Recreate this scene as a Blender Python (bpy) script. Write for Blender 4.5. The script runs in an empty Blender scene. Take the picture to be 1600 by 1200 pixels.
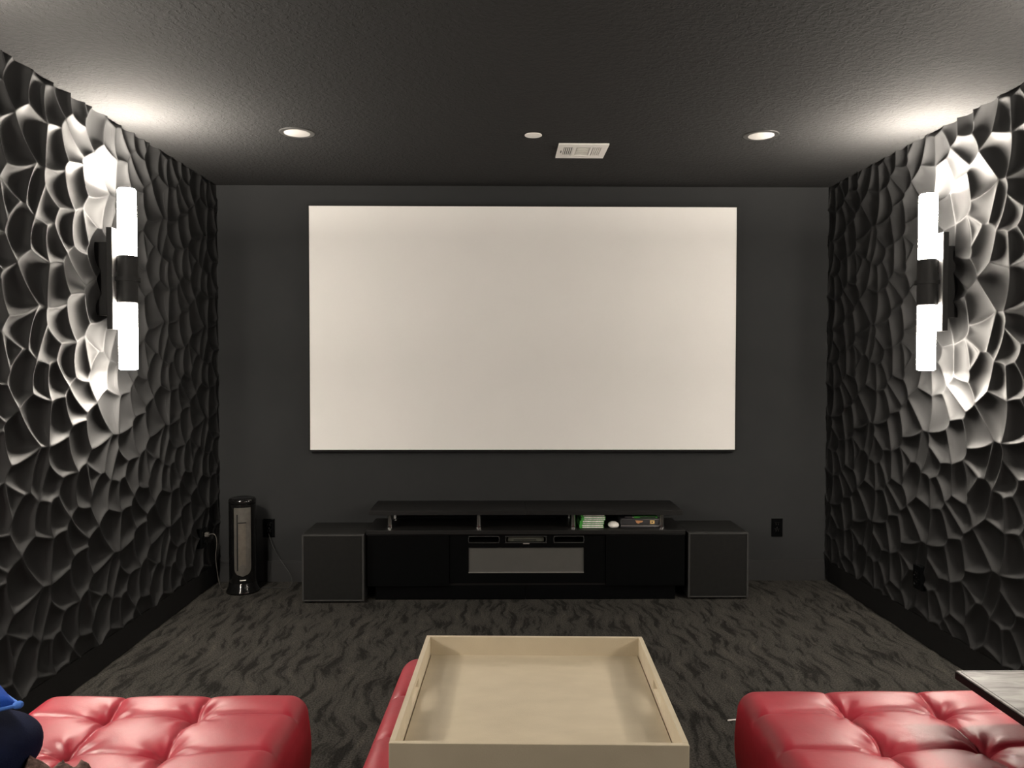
import bpy, bmesh, math, random
import numpy as np
from mathutils import Vector, Matrix, noise as mnoise

random.seed(7)
rng = np.random.default_rng(7)
scene = bpy.context.scene
C = scene.collection

# ------------------------------------------------------------------ camera
YAW, PITCH, ROLL, CAM_Z = 0.0130, -0.0260, 0.0010, 1.348
def cam_axes():
    cy, sy, cp, sp = math.cos(YAW), math.sin(YAW), math.cos(PITCH), math.sin(PITCH)
    f = Vector((sy*cp, cy*cp, sp)); r = Vector((cy, -sy, 0)); u = r.cross(f)
    c, s = math.cos(ROLL), math.sin(ROLL)
    return c*r + s*u, -s*r + c*u, f
_r, _u, _f = cam_axes()
cam_data = bpy.data.cameras.new('camera')
cam_data.sensor_width = 36.0
cam_data.lens = 27.0
cam_data.clip_start = 0.02
cam = bpy.data.objects.new('camera', cam_data)
cam.matrix_world = Matrix(((_r.x, _u.x, -_f.x, 0), (_r.y, _u.y, -_f.y, 0), (_r.z, _u.z, -_f.z, CAM_Z), (0, 0, 0, 1)))
C.objects.link(cam)
scene.camera = cam

# ------------------------------------------------------------------ world, exposure
world = bpy.data.worlds.new('world')
scene.world = world
world.use_nodes = True
world.node_tree.nodes['Background'].inputs[0].default_value = (0.01, 0.01, 0.01, 1)
scene.view_settings.view_transform = 'Standard'
scene.view_settings.look = 'None'
scene.view_settings.gamma = 1.0
scene.view_settings.use_curve_mapping = False
scene.view_settings.exposure = 0.0
LAMP = 70.0                       # radiance of the glowing tubes
LAMP_END = 3600.0                  # radiance of their open ends, where the light leaves the glass rod
LAMP_COL = (1.0, 0.905, 0.79)

# room extents
XL, XR, D, H, YB = -1.739, 2.012, 4.749, 2.44, -2.4

# ------------------------------------------------------------------ materials
def new_mat(name):
    m = bpy.data.materials.new(name); m.use_nodes = True
    nt = m.node_tree
    return m, nt, nt.nodes['Principled BSDF']

def simple(name, col, rough=0.5, metal=0.0, spec=0.5, var=0.12, scale=40.0, bump=0.0, bscale=200.0, coat=0.0, detail=3.0):
    """Principled with a slight procedural variation of colour and optional fine relief."""
    m, nt, b = new_mat(name)
    b.inputs['Roughness'].default_value = rough
    b.inputs['Metallic'].default_value = metal
    b.inputs['Specular IOR Level'].default_value = spec
    b.inputs['Coat Weight'].default_value = coat
    tc = nt.nodes.new('ShaderNodeTexCoord')
    nz = nt.nodes.new('ShaderNodeTexNoise'); nz.inputs['Scale'].default_value = scale; nz.inputs['Detail'].default_value = detail
    nt.links.new(tc.outputs['Object'], nz.inputs['Vector'])
    rp = nt.nodes.new('ShaderNodeValToRGB')
    rp.color_ramp.elements[0].position = 0.3; rp.color_ramp.elements[1].position = 0.7
    rp.color_ramp.elements[0].color = tuple(c*(1-var) for c in col) + (1,)
    rp.color_ramp.elements[1].color = tuple(min(1, c*(1+var)) for c in col) + (1,)
    nt.links.new(nz.outputs['Fac'], rp.inputs['Fac'])
    nt.links.new(rp.outputs['Color'], b.inputs['Base Color'])
    if bump:
        n2 = nt.nodes.new('ShaderNodeTexNoise'); n2.inputs['Scale'].default_value = bscale; n2.inputs['Detail'].default_value = 2
        nt.links.new(tc.outputs['Object'], n2.inputs['Vector'])
        bp = nt.nodes.new('ShaderNodeBump'); bp.inputs['Strength'].default_value = bump; bp.inputs['Distance'].default_value = 0.002
        nt.links.new(n2.outputs['Fac'], bp.inputs['Height'])
        nt.links.new(bp.outputs['Normal'], b.inputs['Normal'])
    return m

M = {}
M['wall'] = simple('charcoal_wall_paint', (0.0305, 0.0318, 0.0328), 0.9, spec=0.15, var=0.04, scale=6, bump=0.15, bscale=160)
M['panel'] = simple('black_panel_paint', (0.0140, 0.0142, 0.0145), 0.62, spec=0.32, var=0.05, scale=9, bump=0.05, bscale=240)
M['base_black_shaded'] = simple('shaded_black_baseboard', (0.012, 0.012, 0.012), 0.6, spec=0.3)  # black side boards, colour darkened for the shade below the panel ridges
M['base_grey'] = simple('charcoal_baseboard_paint', (0.026, 0.0265, 0.027), 0.6, spec=0.3, var=0.04)
M['screen'] = simple('white_screen_fabric', (0.80, 0.79, 0.77), 0.85, spec=0.2, var=0.012, scale=3)
M['bezel'] = simple('black_velvet_bezel', (0.010, 0.010, 0.010), 0.7, spec=0.3)
M['black_gloss'] = simple('black_gloss_lacquer', (0.0025, 0.0028, 0.0030), 0.22, spec=0.18, var=0.1)
M['black_satin'] = simple('black_satin_laminate', (0.007, 0.0068, 0.0066), 0.5, spec=0.3, var=0.1)
M['black_matte'] = simple('black_matte_plastic', (0.006, 0.006, 0.006), 0.6, spec=0.3)
M['black_metal'] = simple('black_metal', (0.02, 0.02, 0.02), 0.35, spec=0.5)
M['cabinet_vinyl'] = simple('black_textured_vinyl', (0.009, 0.009, 0.0085), 0.62, spec=0.35, bump=0.3, bscale=500)
M['grille_cloth'] = simple('black_grille_cloth', (0.011, 0.011, 0.0105), 0.85, spec=0.15, bump=0.4, bscale=900)
M['grille_edge'] = simple('charcoal_grille_edge', (0.032, 0.032, 0.031), 0.6, spec=0.3)
M['chrome'] = simple('polished_chrome', (0.75, 0.74, 0.73), 0.12, metal=1.0, var=0.03)
M['silver'] = simple('brushed_silver', (0.55, 0.54, 0.52), 0.35, metal=0.8, var=0.05)
M['frost'] = simple('grey_frosted_glass', (0.075, 0.074, 0.069), 0.45, spec=0.5, var=0.05, scale=12)
M['device'] = simple('olive_grey_device_plastic', (0.10, 0.105, 0.085), 0.5)
M['white_plastic'] = simple('white_plastic', (0.86, 0.84, 0.80), 0.45, var=0.02)
M['lens'] = simple('white_frosted_lens', (0.60, 0.585, 0.565), 0.55, var=0.02)
M['trim_ring'] = simple('charcoal_light_trim', (0.05, 0.05, 0.048), 0.35, var=0.05)
M['slot_dark'] = simple('dark_duct', (0.02, 0.018, 0.017), 0.8)
M['vent_grey'] = simple('light_grey_vent_paint', (0.60, 0.59, 0.54), 0.5, var=0.03)
M['heater_gloss'] = simple('glossy_black_heater_shell', (0.006, 0.006, 0.006), 0.12, spec=0.5, coat=0.3)
M['heater_grille'] = simple('grey_heater_grille', (0.095, 0.088, 0.078), 0.55, metal=0.3, bump=0.3, bscale=600)
M['heater_inner'] = simple('taupe_heater_element', (0.12, 0.105, 0.088), 0.45, metal=0.3)
M['cord_white'] = simple('off_white_cord', (0.075, 0.070, 0.064), 0.5)
M['cord_bright'] = simple('white_cord', (0.7, 0.68, 0.65), 0.5)
M['cord_black'] = simple('black_cord', (0.012, 0.012, 0.012), 0.5)
M['green'] = simple('green_case_plastic', (0.055, 0.30, 0.05), 0.3, coat=0.3)
M['paper'] = simple('white_spine_paper', (0.72, 0.70, 0.66), 0.5, var=0.25, scale=90)
M['paper_b'] = simple('grey_spine_paper', (0.50, 0.50, 0.47), 0.5, var=0.35, scale=110)
M['case_grey'] = simple('dark_grey_hard_case', (0.035, 0.034, 0.038), 0.4, var=0.1)
M['orange'] = simple('orange_sticker', (0.55, 0.27, 0.12), 0.5, var=0.4, scale=300)
M['yellow'] = simple('yellow_sticker', (0.70, 0.47, 0.18), 0.5, var=0.4, scale=300)
M['brown_hole'] = simple('dark_brown_lining', (0.05, 0.02, 0.015), 0.7)
M['navy'] = simple('navy_plush', (0.006, 0.009, 0.028), 0.95, spec=0.1, bump=0.6, bscale=350)
M['blue'] = simple('royal_blue_plush', (0.012, 0.060, 0.33), 0.9, spec=0.15, bump=0.6, bscale=350)
M['blue_trim'] = simple('bright_blue_piping', (0.06, 0.17, 0.55), 0.8, spec=0.2, bump=0.4, bscale=500)
M['blanket'] = simple('brown_knitted_fleece', (0.13, 0.085, 0.075), 0.95, spec=0.1, var=0.45, scale=130, bump=1.0, bscale=260)
M['table_edge'] = simple('espresso_table_edge', (0.007, 0.0035, 0.0035), 0.6, spec=0.15)

def leather(name, col):
    m, nt, b = new_mat(name)
    tc = nt.nodes.new('ShaderNodeTexCoord')
    nz = nt.nodes.new('ShaderNodeTexNoise'); nz.inputs['Scale'].default_value = 7; nz.inputs['Detail'].default_value = 4
    nt.links.new(tc.outputs['Object'], nz.inputs['Vector'])
    rp = nt.nodes.new('ShaderNodeValToRGB')
    rp.color_ramp.elements[0].position = 0.3; rp.color_ramp.elements[1].position = 0.72
    rp.color_ramp.elements[0].color = tuple(c*0.88 for c in col) + (1,)
    rp.color_ramp.elements[1].color = tuple(c*1.10 for c in col) + (1,)
    nt.links.new(nz.outputs['Fac'], rp.inputs['Fac']); nt.links.new(rp.outputs['Color'], b.inputs['Base Color'])
    vo = nt.nodes.new('ShaderNodeTexVoronoi'); vo.inputs['Scale'].default_value = 420
    nt.links.new(tc.outputs['Object'], vo.inputs['Vector'])
    n2 = nt.nodes.new('ShaderNodeTexNoise'); n2.inputs['Scale'].default_value = 28; n2.inputs['Detail'].default_value = 5
    nt.links.new(tc.outputs['Object'], n2.inputs['Vector'])
    mx = nt.nodes.new('ShaderNodeMath'); mx.operation = 'MULTIPLY_ADD'; mx.inputs[1].default_value = 0.10
    nt.links.new(vo.outputs['Distance'], mx.inputs[0]); nt.links.new(n2.outputs['Fac'], mx.inputs[2])
    bp = nt.nodes.new('ShaderNodeBump'); bp.inputs['Strength'].default_value = 0.22; bp.inputs['Distance'].default_value = 0.004
    nt.links.new(mx.outputs[0], bp.inputs['Height']); nt.links.new(bp.outputs['Normal'], b.inputs['Normal'])
    b.inputs['Roughness'].default_value = 0.44
    b.inputs['Specular IOR Level'].default_value = 0.62
    return m
M['leather'] = leather('red_leather', (0.37, 0.022, 0.040))

def ceiling_mat():
    m, nt, b = new_mat('charcoal_textured_ceiling')
    tc = nt.nodes.new('ShaderNodeTexCoord')
    n1 = nt.nodes.new('ShaderNodeTexNoise'); n1.inputs['Scale'].default_value = 46; n1.inputs['Detail'].default_value = 3; n1.inputs['Roughness'].default_value = 0.55
    n1.inputs['Distortion'].default_value = 0.6
    nt.links.new(tc.outputs['Object'], n1.inputs['Vector'])
    rp = nt.nodes.new('ShaderNodeValToRGB'); rp.color_ramp.elements[0].position = 0.42; rp.color_ramp.elements[1].position = 0.60
    nt.links.new(n1.outputs['Fac'], rp.inputs['Fac'])
    bp = nt.nodes.new('ShaderNodeBump'); bp.inputs['Strength'].default_value = 0.48; bp.inputs['Distance'].default_value = 0.005
    nt.links.new(rp.outputs['Color'], bp.inputs['Height']); nt.links.new(bp.outputs['Normal'], b.inputs['Normal'])
    b.inputs['Base Color'].default_value = (0.0335, 0.0336, 0.0336, 1)
    b.inputs['Roughness'].default_value = 0.9
    b.inputs['Specular IOR Level'].default_value = 0.08
    return m
M['ceiling'] = ceiling_mat()

def carpet_mat():
    m, nt, b = new_mat('charcoal_streaked_carpet')
    L = nt.links.new
    tc = nt.nodes.new('ShaderNodeTexCoord')
    # warp the coordinates, then stretch along the room's length
    nw = nt.nodes.new('ShaderNodeTexNoise'); nw.inputs['Scale'].default_value = 2.6; nw.inputs['Detail'].default_value = 3
    L(tc.outputs['Object'], nw.inputs['Vector'])
    sub = nt.nodes.new('ShaderNodeVectorMath'); sub.operation = 'SUBTRACT'; sub.inputs[1].default_value = (0.5, 0.5, 0.5)
    L(nw.outputs['Color'], sub.inputs[0])
    sc = nt.nodes.new('ShaderNodeVectorMath'); sc.operation = 'SCALE'; sc.inputs['Scale'].default_value = 0.22
    L(sub.outputs[0], sc.inputs[0])
    add = nt.nodes.new('ShaderNodeVectorMath'); add.operation = 'ADD'
    L(tc.outputs['Object'], add.inputs[0]); L(sc.outputs[0], add.inputs[1])
    mp = nt.nodes.new('ShaderNodeMapping'); mp.inputs['Scale'].default_value = (25.0, 4.4, 1.0); mp.inputs['Rotation'].default_value = (0, 0, 0.12)
    L(add.outputs[0], mp.inputs['Vector'])
    n1 = nt.nodes.new('ShaderNodeTexNoise'); n1.inputs['Scale'].default_value = 1.0; n1.inputs['Detail'].default_value = 7; n1.inputs['Roughness'].default_value = 0.62
    L(mp.outputs[0], n1.inputs['Vector'])
    rp = nt.nodes.new('ShaderNodeValToRGB')
    e = rp.color_ramp.elements
    e[0].position = 0.395; e[0].color = (0.0135, 0.0125, 0.0112, 1)
    e[1].position = 0.495; e[1].color = (0.040, 0.038, 0.034, 1)
    x = e.new(0.60); x.color = (0.047, 0.044, 0.039, 1)
    x = e.new(0.72); x.color = (0.068, 0.062, 0.053, 1)
    L(n1.outputs['Fac'], rp.inputs['Fac'])
    n3 = nt.nodes.new('ShaderNodeTexNoise'); n3.inputs['Scale'].default_value = 150; n3.inputs['Detail'].default_value = 2
    L(tc.outputs['Object'], n3.inputs['Vector'])
    r3 = nt.nodes.new('ShaderNodeMapRange'); r3.inputs[1].default_value = 0.3; r3.inputs[2].default_value = 0.7; r3.inputs[3].default_value = 0.4; r3.inputs[4].default_value = 1.55
    L(n3.outputs['Fac'], r3.inputs[0])
    mul = nt.nodes.new('ShaderNodeVectorMath'); mul.operation = 'SCALE'
    L(rp.outputs['Color'], mul.inputs[0]); L(r3.outputs[0], mul.inputs['Scale'])
    L(mul.outputs[0], b.inputs['Base Color'])
    ad = nt.nodes.new('ShaderNodeMath'); ad.operation = 'MULTIPLY_ADD'; ad.inputs[1].default_value = 1.6
    L(n1.outputs['Fac'], ad.inputs[0]); L(n3.outputs['Fac'], ad.inputs[2])
    bp = nt.nodes.new('ShaderNodeBump'); bp.inputs['Strength'].default_value = 0.7; bp.inputs['Distance'].default_value = 0.006
    L(ad.outputs[0], bp.inputs['Height']); L(bp.outputs['Normal'], b.inputs['Normal'])
    b.inputs['Roughness'].default_value = 0.95
    b.inputs['Specular IOR Level'].default_value = 0.1
    return m
M['carpet'] = carpet_mat()

def tray_mat():
    m, nt, b = new_mat('cream_shagreen_leather')
    L = nt.links.new
    tc = nt.nodes.new('ShaderNodeTexCoord')
    mp = nt.nodes.new('ShaderNodeMapping'); mp.inputs['Scale'].default_value = (1.0, 2.2, 1.0)
    L(tc.outputs['Object'], mp.inputs['Vector'])
    n1 = nt.nodes.new('ShaderNodeTexNoise'); n1.inputs['Scale'].default_value = 9; n1.inputs['Detail'].default_value = 5
    L(mp.outputs[0], n1.inputs['Vector'])
    rp = nt.nodes.new('ShaderNodeValToRGB')
    rp.color_ramp.elements[0].position = 0.3; rp.color_ramp.elements[0].color = (0.57, 0.495, 0.365, 1)
    rp.color_ramp.elements[1].position = 0.7; rp.color_ramp.elements[1].color = (0.63, 0.55, 0.41, 1)
    L(n1.outputs['Fac'], rp.inputs['Fac']); L(rp.outputs['Color'], b.inputs['Base Color'])
    vo = nt.nodes.new('ShaderNodeTexVoronoi'); vo.inputs['Scale'].default_value = 330
    L(tc.outputs['Object'], vo.inputs['Vector'])
    bp = nt.nodes.new('ShaderNodeBump'); bp.inputs['Strength'].default_value = 0.2; bp.inputs['Distance'].default_value = 0.001
    L(vo.outputs['Distance'], bp.inputs['Height']); L(bp.outputs['Normal'], b.inputs['Normal'])
    b.inputs['Roughness'].default_value = 0.5
    return m
M['tray'] = tray_mat()

def stone_mat():
    m, nt, b = new_mat('pale_grey_veined_top')
    L = nt.links.new
    tc = nt.nodes.new('ShaderNodeTexCoord')
    mp = nt.nodes.new('ShaderNodeMapping'); mp.inputs['Scale'].default_value = (3.5, 15.0, 1.0); mp.inputs['Rotation'].default_value = (0, 0, 0.35)
    L(tc.outputs['Object'], mp.inputs['Vector'])
    n1 = nt.nodes.new('ShaderNodeTexNoise'); n1.inputs['Scale'].default_value = 1.6; n1.inputs['Detail'].default_value = 8; n1.inputs['Roughness'].default_value = 0.65; n1.inputs['Distortion'].default_value = 0.8
    L(mp.outputs[0], n1.inputs['Vector'])
    rp = nt.nodes.new('ShaderNodeValToRGB')
    rp.color_ramp.elements[0].position = 0.36; rp.color_ramp.elements[0].color = (0.11, 0.105, 0.10, 1)
    rp.color_ramp.elements[1].position = 0.62; rp.color_ramp.elements[1].color = (0.33, 0.325, 0.315, 1)
    L(n1.outputs['Fac'], rp.inputs['Fac']); L(rp.outputs['Color'], b.inputs['Base Color'])
    b.inputs['Roughness'].default_value = 0.4
    return m
M['stone'] = stone_mat()

def lamp_mat():
    m, nt, b = new_mat('glowing_bubble_glass')
    b.inputs['Base Color'].default_value = (0.9, 0.9, 0.88, 1)
    b.inputs['Emission Color'].default_value = LAMP_COL + (1,)
    b.inputs['Emission Strength'].default_value = LAMP
    b.inputs['Roughness'].default_value = 0.3
    return m
M['lamp'] = lamp_mat()
M['lamp_end'] = lamp_mat()
M['lamp_end'].name = 'glowing_rod_end'
M['lamp_end_low'] = lamp_mat()
M['lamp_end_low'].name = 'glowing_lower_rod_end'
M['lamp_end_low'].node_tree.nodes['Principled BSDF'].inputs['Emission Strength'].default_value = LAMP_END*0.35
M['lamp_end'].node_tree.nodes['Principled BSDF'].inputs['Emission Strength'].default_value = LAMP_END

# ------------------------------------------------------------------ mesh helpers
def mesh_obj(name, bm, mat, parent=None, loc=(0, 0, 0), smooth=False, auto=None):
    me = bpy.data.meshes.new(name)
    bm.normal_update(); bm.to_mesh(me); bm.free()
    return data_obj(name, me, mat, parent, loc, smooth, auto)

def data_obj(name, me, mat, parent=None, loc=(0, 0, 0), smooth=False, auto=None):
    if len(me.materials) == 0:
        me.materials.append(M[mat] if isinstance(mat, str) else mat)
    if smooth:
        me.polygons.foreach_set('use_smooth', [True]*len(me.polygons))
        if auto is not None:
            me.set_sharp_from_angle(angle=math.radians(auto))
    o = bpy.data.objects.new(name, me)
    C.objects.link(o)
    o.location = loc
    if parent is not None: o.parent = parent
    return o

def box(bm, x0, x1, y0, y1, z0, z1, bevel=0.0, seg=2):
    r = bmesh.ops.create_cube(bm, size=1.0)
    vs = r['verts']
    for v in vs:
        v.co = Vector((x0 if v.co.x < 0 else x1, y0 if v.co.y < 0 else y1, z0 if v.co.z < 0 else z1))
    if bevel > 0:
        es = list({e for v in vs for e in v.link_edges})
        bmesh.ops.bevel(bm, geom=es, offset=bevel, segments=seg, profile=0.5, affect='EDGES')
    return bm

def boxes(lst, bevel=0.0):
    bm = bmesh.new()
    for b in lst: box(bm, *b, bevel=bevel)
    return bm

def lathe(profile, seg=40, cx=0, cy=0):
    """Closed revolve of (radius, z) points around the vertical axis."""
    bm = bmesh.new(); rings = []
    for r, z in profile:
        rings.append([bm.verts.new((cx + r*math.cos(2*math.pi*i/seg), cy + r*math.sin(2*math.pi*i/seg), z)) for i in range(seg)])
    for a, b in zip(rings, rings[1:]):
        for i in range(seg):
            j = (i+1) % seg
            bm.faces.new((a[i], a[j], b[j], b[i]))
    bm.faces.new(rings[0][::-1]); bm.faces.new(rings[-1])
    bmesh.ops.recalc_face_normals(bm, faces=bm.faces)
    return bm

def tube(points, r, seg=8, smooth_n=6):
    """A round tube along a Catmull-Rom curve through the points."""
    P = [Vector(p) for p in points]
    pts = []
    for i in range(len(P)-1):
        p0, p1, p2, p3 = P[max(i-1, 0)], P[i], P[i+1], P[min(i+2, len(P)-1)]
        for k in range(smooth_n):
            t = k/smooth_n
            pts.append(0.5*((2*p1) + (p2-p0)*t + (2*p0-5*p1+4*p2-p3)*t*t + (3*p1-p0-3*p2+p3)*t**3))
    pts.append(P[-1])
    bm = bmesh.new(); rings = []
    for i, p in enumerate(pts):
        d = (pts[min(i+1, len(pts)-1)] - pts[max(i-1, 0)]).normalized()
        a = d.orthogonal().normalized() if i == 0 else (rings_a - d*rings_a.dot(d)).normalized()
        rings_a = a; b = d.cross(a)
        rings.append([bm.verts.new(p + r*(math.cos(2*math.pi*k/seg)*a + math.sin(2*math.pi*k/seg)*b)) for k in range(seg)])
    for a, b in zip(rings, rings[1:]):
        for k in range(seg):
            j = (k+1) % seg
            bm.faces.new((a[k], a[j], b[j], b[k]))
    bm.faces.new(rings[0][::-1]); bm.faces.new(rings[-1])
    bmesh.ops.recalc_face_normals(bm, faces=bm.faces)
    return bm

def thing(name, label, cat, loc=(0, 0, 0), rotz=0.0, group=None):
    o = bpy.data.objects.new(name, None); C.objects.link(o)
    o.empty_display_size = 0.05
    o.location = loc; o.rotation_euler = (0, 0, rotz)
    return tag(o, label, cat, group)

def tag(o, label, cat, group=None):
    o['label'] = label; o['category'] = cat
    if group: o['group'] = group
    return o

def struct(o):
    o['kind'] = 'structure'
    return o

def copy_tree(o, parent=None):
    c = o.copy(); C.objects.link(c); c.parent = parent
    for ch in list(o.children): copy_tree(ch, c)
    return c

def grid_mesh(name, X, Y, Z, close=None):
    """Quad grid from 2-D arrays."""
    n, m = X.shape
    V = np.stack([X, Y, Z], -1).reshape(-1, 3)
    idx = np.arange(n*m).reshape(n, m)
    F = np.stack([idx[:-1, :-1], idx[1:, :-1], idx[1:, 1:], idx[:-1, 1:]], -1).reshape(-1, 4)
    me = bpy.data.meshes.new(name)
    me.vertices.add(len(V)); me.vertices.foreach_set('co', V.ravel().astype(np.float32))
    me.loops.add(F.size); me.loops.foreach_set('vertex_index', F.ravel().astype(np.int32))
    me.polygons.add(len(F)); me.polygons.foreach_set('loop_start', np.arange(0, F.size, 4, dtype=np.int32))
    me.update(calc_edges=True); me.validate()
    return me

# ------------------------------------------------------------------ room shell
T = 0.12
floor = struct(mesh_obj('floor', box(bmesh.new(), XL-T, XR+T, YB-T, D+T, -T, 0), 'carpet'))
ceiling = struct(mesh_obj('ceiling', box(bmesh.new(), XL-T-.06, XR+T+.06, YB-T, D+T, H, H+T), 'ceiling'))
wall_front = struct(mesh_obj('wall_front', box(bmesh.new(), XL-T, XR+T, D, D+T, 0, H), 'wall'))
wall_rear = struct(mesh_obj('wall_rear', box(bmesh.new(), XL-T, XR+T, YB-T, YB, 0, H), 'wall'))
BACKX = 0.060                          # room behind the panel crests for the relief
wall_left = struct(mesh_obj('wall_left', box(bmesh.new(), XL-BACKX-T, XL-BACKX, YB, D, 0, H), 'panel'))
wall_right = struct(mesh_obj('wall_right', box(bmesh.new(), XR+BACKX, XR+BACKX+T, YB, D, 0, H), 'panel'))

BH = 0.130
struct(mesh_obj('baseboard_front', boxes([(XL, XR, D-0.013, D, 0, BH-0.008), (XL, XR, D-0.009, D, BH-0.008, BH)]), 'base_grey'))
struct(mesh_obj('baseboard_left', boxes([(XL-BACKX, XL-0.022, YB, D-0.013, 0, BH-0.008), (XL-BACKX, XL-0.026, YB, D-0.013, BH-0.008, BH)]), 'base_black_shaded'))
struct(mesh_obj('baseboard_right', boxes([(XR+0.022, XR+BACKX, YB, D-0.013, 0, BH-0.008), (XR+0.026, XR+BACKX, YB, D-0.013, BH-0.008, BH)]), 'base_black_shaded'))

# ------------------------------------------------------------------ relief wall panels
PU, PV = 0.5345, 0.533                  # pitch of one panel
NODES = dict(A=(0, 0), B=(.268, .05), C=(.375, .762), D=(.187, .747), E=(.006, .883), F=(.57, .917), G=(.507, .815), J=(.91, .01),
             L=(.79, .70), M=(.716, .697), N=(.882, .62), O=(.126, .618), P=(.026, .588), R=(.367, .498), S=(.27, .426), T=(.56, .456),
             U=(.579, .544), V=(.821, .391), W=(.665, .285), X=(.05, .323), Y=(.215, .348), Z=(.533, .21), I=(.507, .152), H=(.317, .122))
EDGES = 'AB BC CD DE EA BH HI IF CG GF FJ JA IZ ZW WJ HY YS SZ XY XA JL LM MG LN EN NV NP PX VX DO OP OS CR RS GU UT TR MU TW WV'.split()
NH = {k: 0.005*(random.random()-0.55) for k in NODES}
NH.update(A=0.003, C=0.004, W=0.003, S=0.002, F=0.003)

def solve_relief(n=176):
    g = (np.arange(n)+0.5)/n
    U, V = np.meshgrid(g, g, indexing='ij')
    X, Y = U*PU, V*PV
    best = np.full((n, n), 1e9); hc = np.zeros((n, n))
    for e in EDGES:
        a, b = e[0], e[1]
        pa = np.array(NODES[a]); pb = np.array(NODES[b])
        pb = pb + np.round(pa - pb)                      # the nearest periodic copy
        mid = (pa+pb)/2; dv = pb-pa; nrm = np.array([-dv[1], dv[0]])
        bow = random.uniform(-0.07, 0.07)
        pts = [pa + dv*t + nrm*bow*4*t*(1-t) for t in np.linspace(0, 1, 7)]
        for k in range(6):
            qa, qb = pts[k], pts[k+1]
            for ox in (-1, 0, 1):
                for oy in (-1, 0, 1):
                    p = (qa + (ox, oy))*(PU, PV); q = (qb + (ox, oy))*(PU, PV)
                    d = q-p; L2 = d@d
                    t = np.clip(((X-p[0])*d[0] + (Y-p[1])*d[1])/L2, 0, 1)
                    dist = np.hypot(X-p[0]-t*d[0], Y-p[1]-t*d[1])
                    s = (k+t)/6
                    h = NH[a]*(1-s) + NH[b]*s - 0.0045*4*s*(1-s)
                    m = dist < best
                    best[m] = dist[m]; hc[m] = h[m]
    dx = PU/n
    lam = (3.0/dx**2)*np.exp(-(best/(0.75*dx))**2)*6
    k2 = 1/0.028**2; hf = -0.042
    h = hc.copy()
    # multi-pass relaxation of  lap(h) - lam (h-hc) - k2 (h-hf) = 0  on the torus
    den = 4/dx**2 + lam + k2
    src = lam*hc + k2*hf
    for it in range(1500):
        nb = (np.roll(h, 1, 0)+np.roll(h, -1, 0)+np.roll(h, 1, 1)+np.roll(h, -1, 1))/dx**2
        h = (nb + src)/den
    return h

RELIEF = solve_relief()
def relief_at(u, v):
    n = RELIEF.shape[0]
    x = (u*n-0.5) % n; y = (v*n-0.5) % n
    i = np.floor(x).astype(int); j = np.floor(y).astype(int); fx = x-i; fy = y-j
    i1 = (i+1) % n; j1 = (j+1) % n; i %= n; j %= n
    return (RELIEF[i, j]*(1-fx)*(1-fy)+RELIEF[i1, j]*fx*(1-fy)+RELIEF[i, j1]*(1-fx)*fy+RELIEF[i1, j1]*fx*fy)

_panel_cache = {}
def panel_mesh(u0, u1, v0, v1):
    key = (round(u0, 4), round(u1, 4), round(v0, 4), round(v1, 4))
    if key in _panel_cache: return _panel_cache[key]
    nu = max(4, int(round((u1-u0)*176))); nv = max(4, int(round((v1-v0)*176)))
    gu = np.linspace(u0, u1, nu+1); gv = np.linspace(v0, v1, nv+1)
    U, V = np.meshgrid(gu, gv, indexing='ij')
    Hh = relief_at(U, V)
    # skirt: the panel's edge turned back to the wall
    U = np.pad(U, 1, mode='edge'); V = np.pad(V, 1, mode='edge'); Hh = np.pad(Hh, 1, mode='edge')
    Hh[0, :] = Hh[-1, :] = -0.056; Hh[:, 0] = Hh[:, -1] = -0.056
    me = grid_mesh('panel', U*PU, -Hh, V*PV)
    me.materials.append(M['panel'])
    me.polygons.foreach_set('use_smooth', [True]*len(me.polygons))
    me.set_sharp_from_angle(angle=math.radians(62))
    _panel_cache[key] = me
    return me

ZA = 0.496
def hang_panels(wall, x, side, y_anchor):
    rows = [(k, max(0, (BH-(ZA+k*PV))/PV), min(1, (H-(ZA+k*PV))/PV)) for k in range(-1, 4)]
    for c in range(-6, 8):
        # local u runs to the right as one faces the wall
        ya = y_anchor + side*c*PU
        lo, hi = (ya, ya+PU) if side > 0 else (ya-PU, ya)
        if hi <= 0.28 or lo >= D-0.01: continue
        cut_hi = min(hi, D); cut_lo = lo
        u0, u1 = ((cut_lo-ya)/PU, (cut_hi-ya)/PU) if side > 0 else ((ya-cut_hi)/PU, (ya-cut_lo)/PU)
        for k, v0, v1 in rows:
            if v1-v0 < 0.02: continue
            me = panel_mesh(u0, u1, v0, v1)
            o = bpy.data.objects.new('panel', me); C.objects.link(o)
            o.location = (x, ya, ZA + k*PV)
            o.rotation_euler = (0, 0, side*math.pi/2)
            o.parent = wall
hang_panels(wall_left, XL, 1, 2.964)
hang_panels(wall_right, XR, -1, 3.060)

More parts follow.
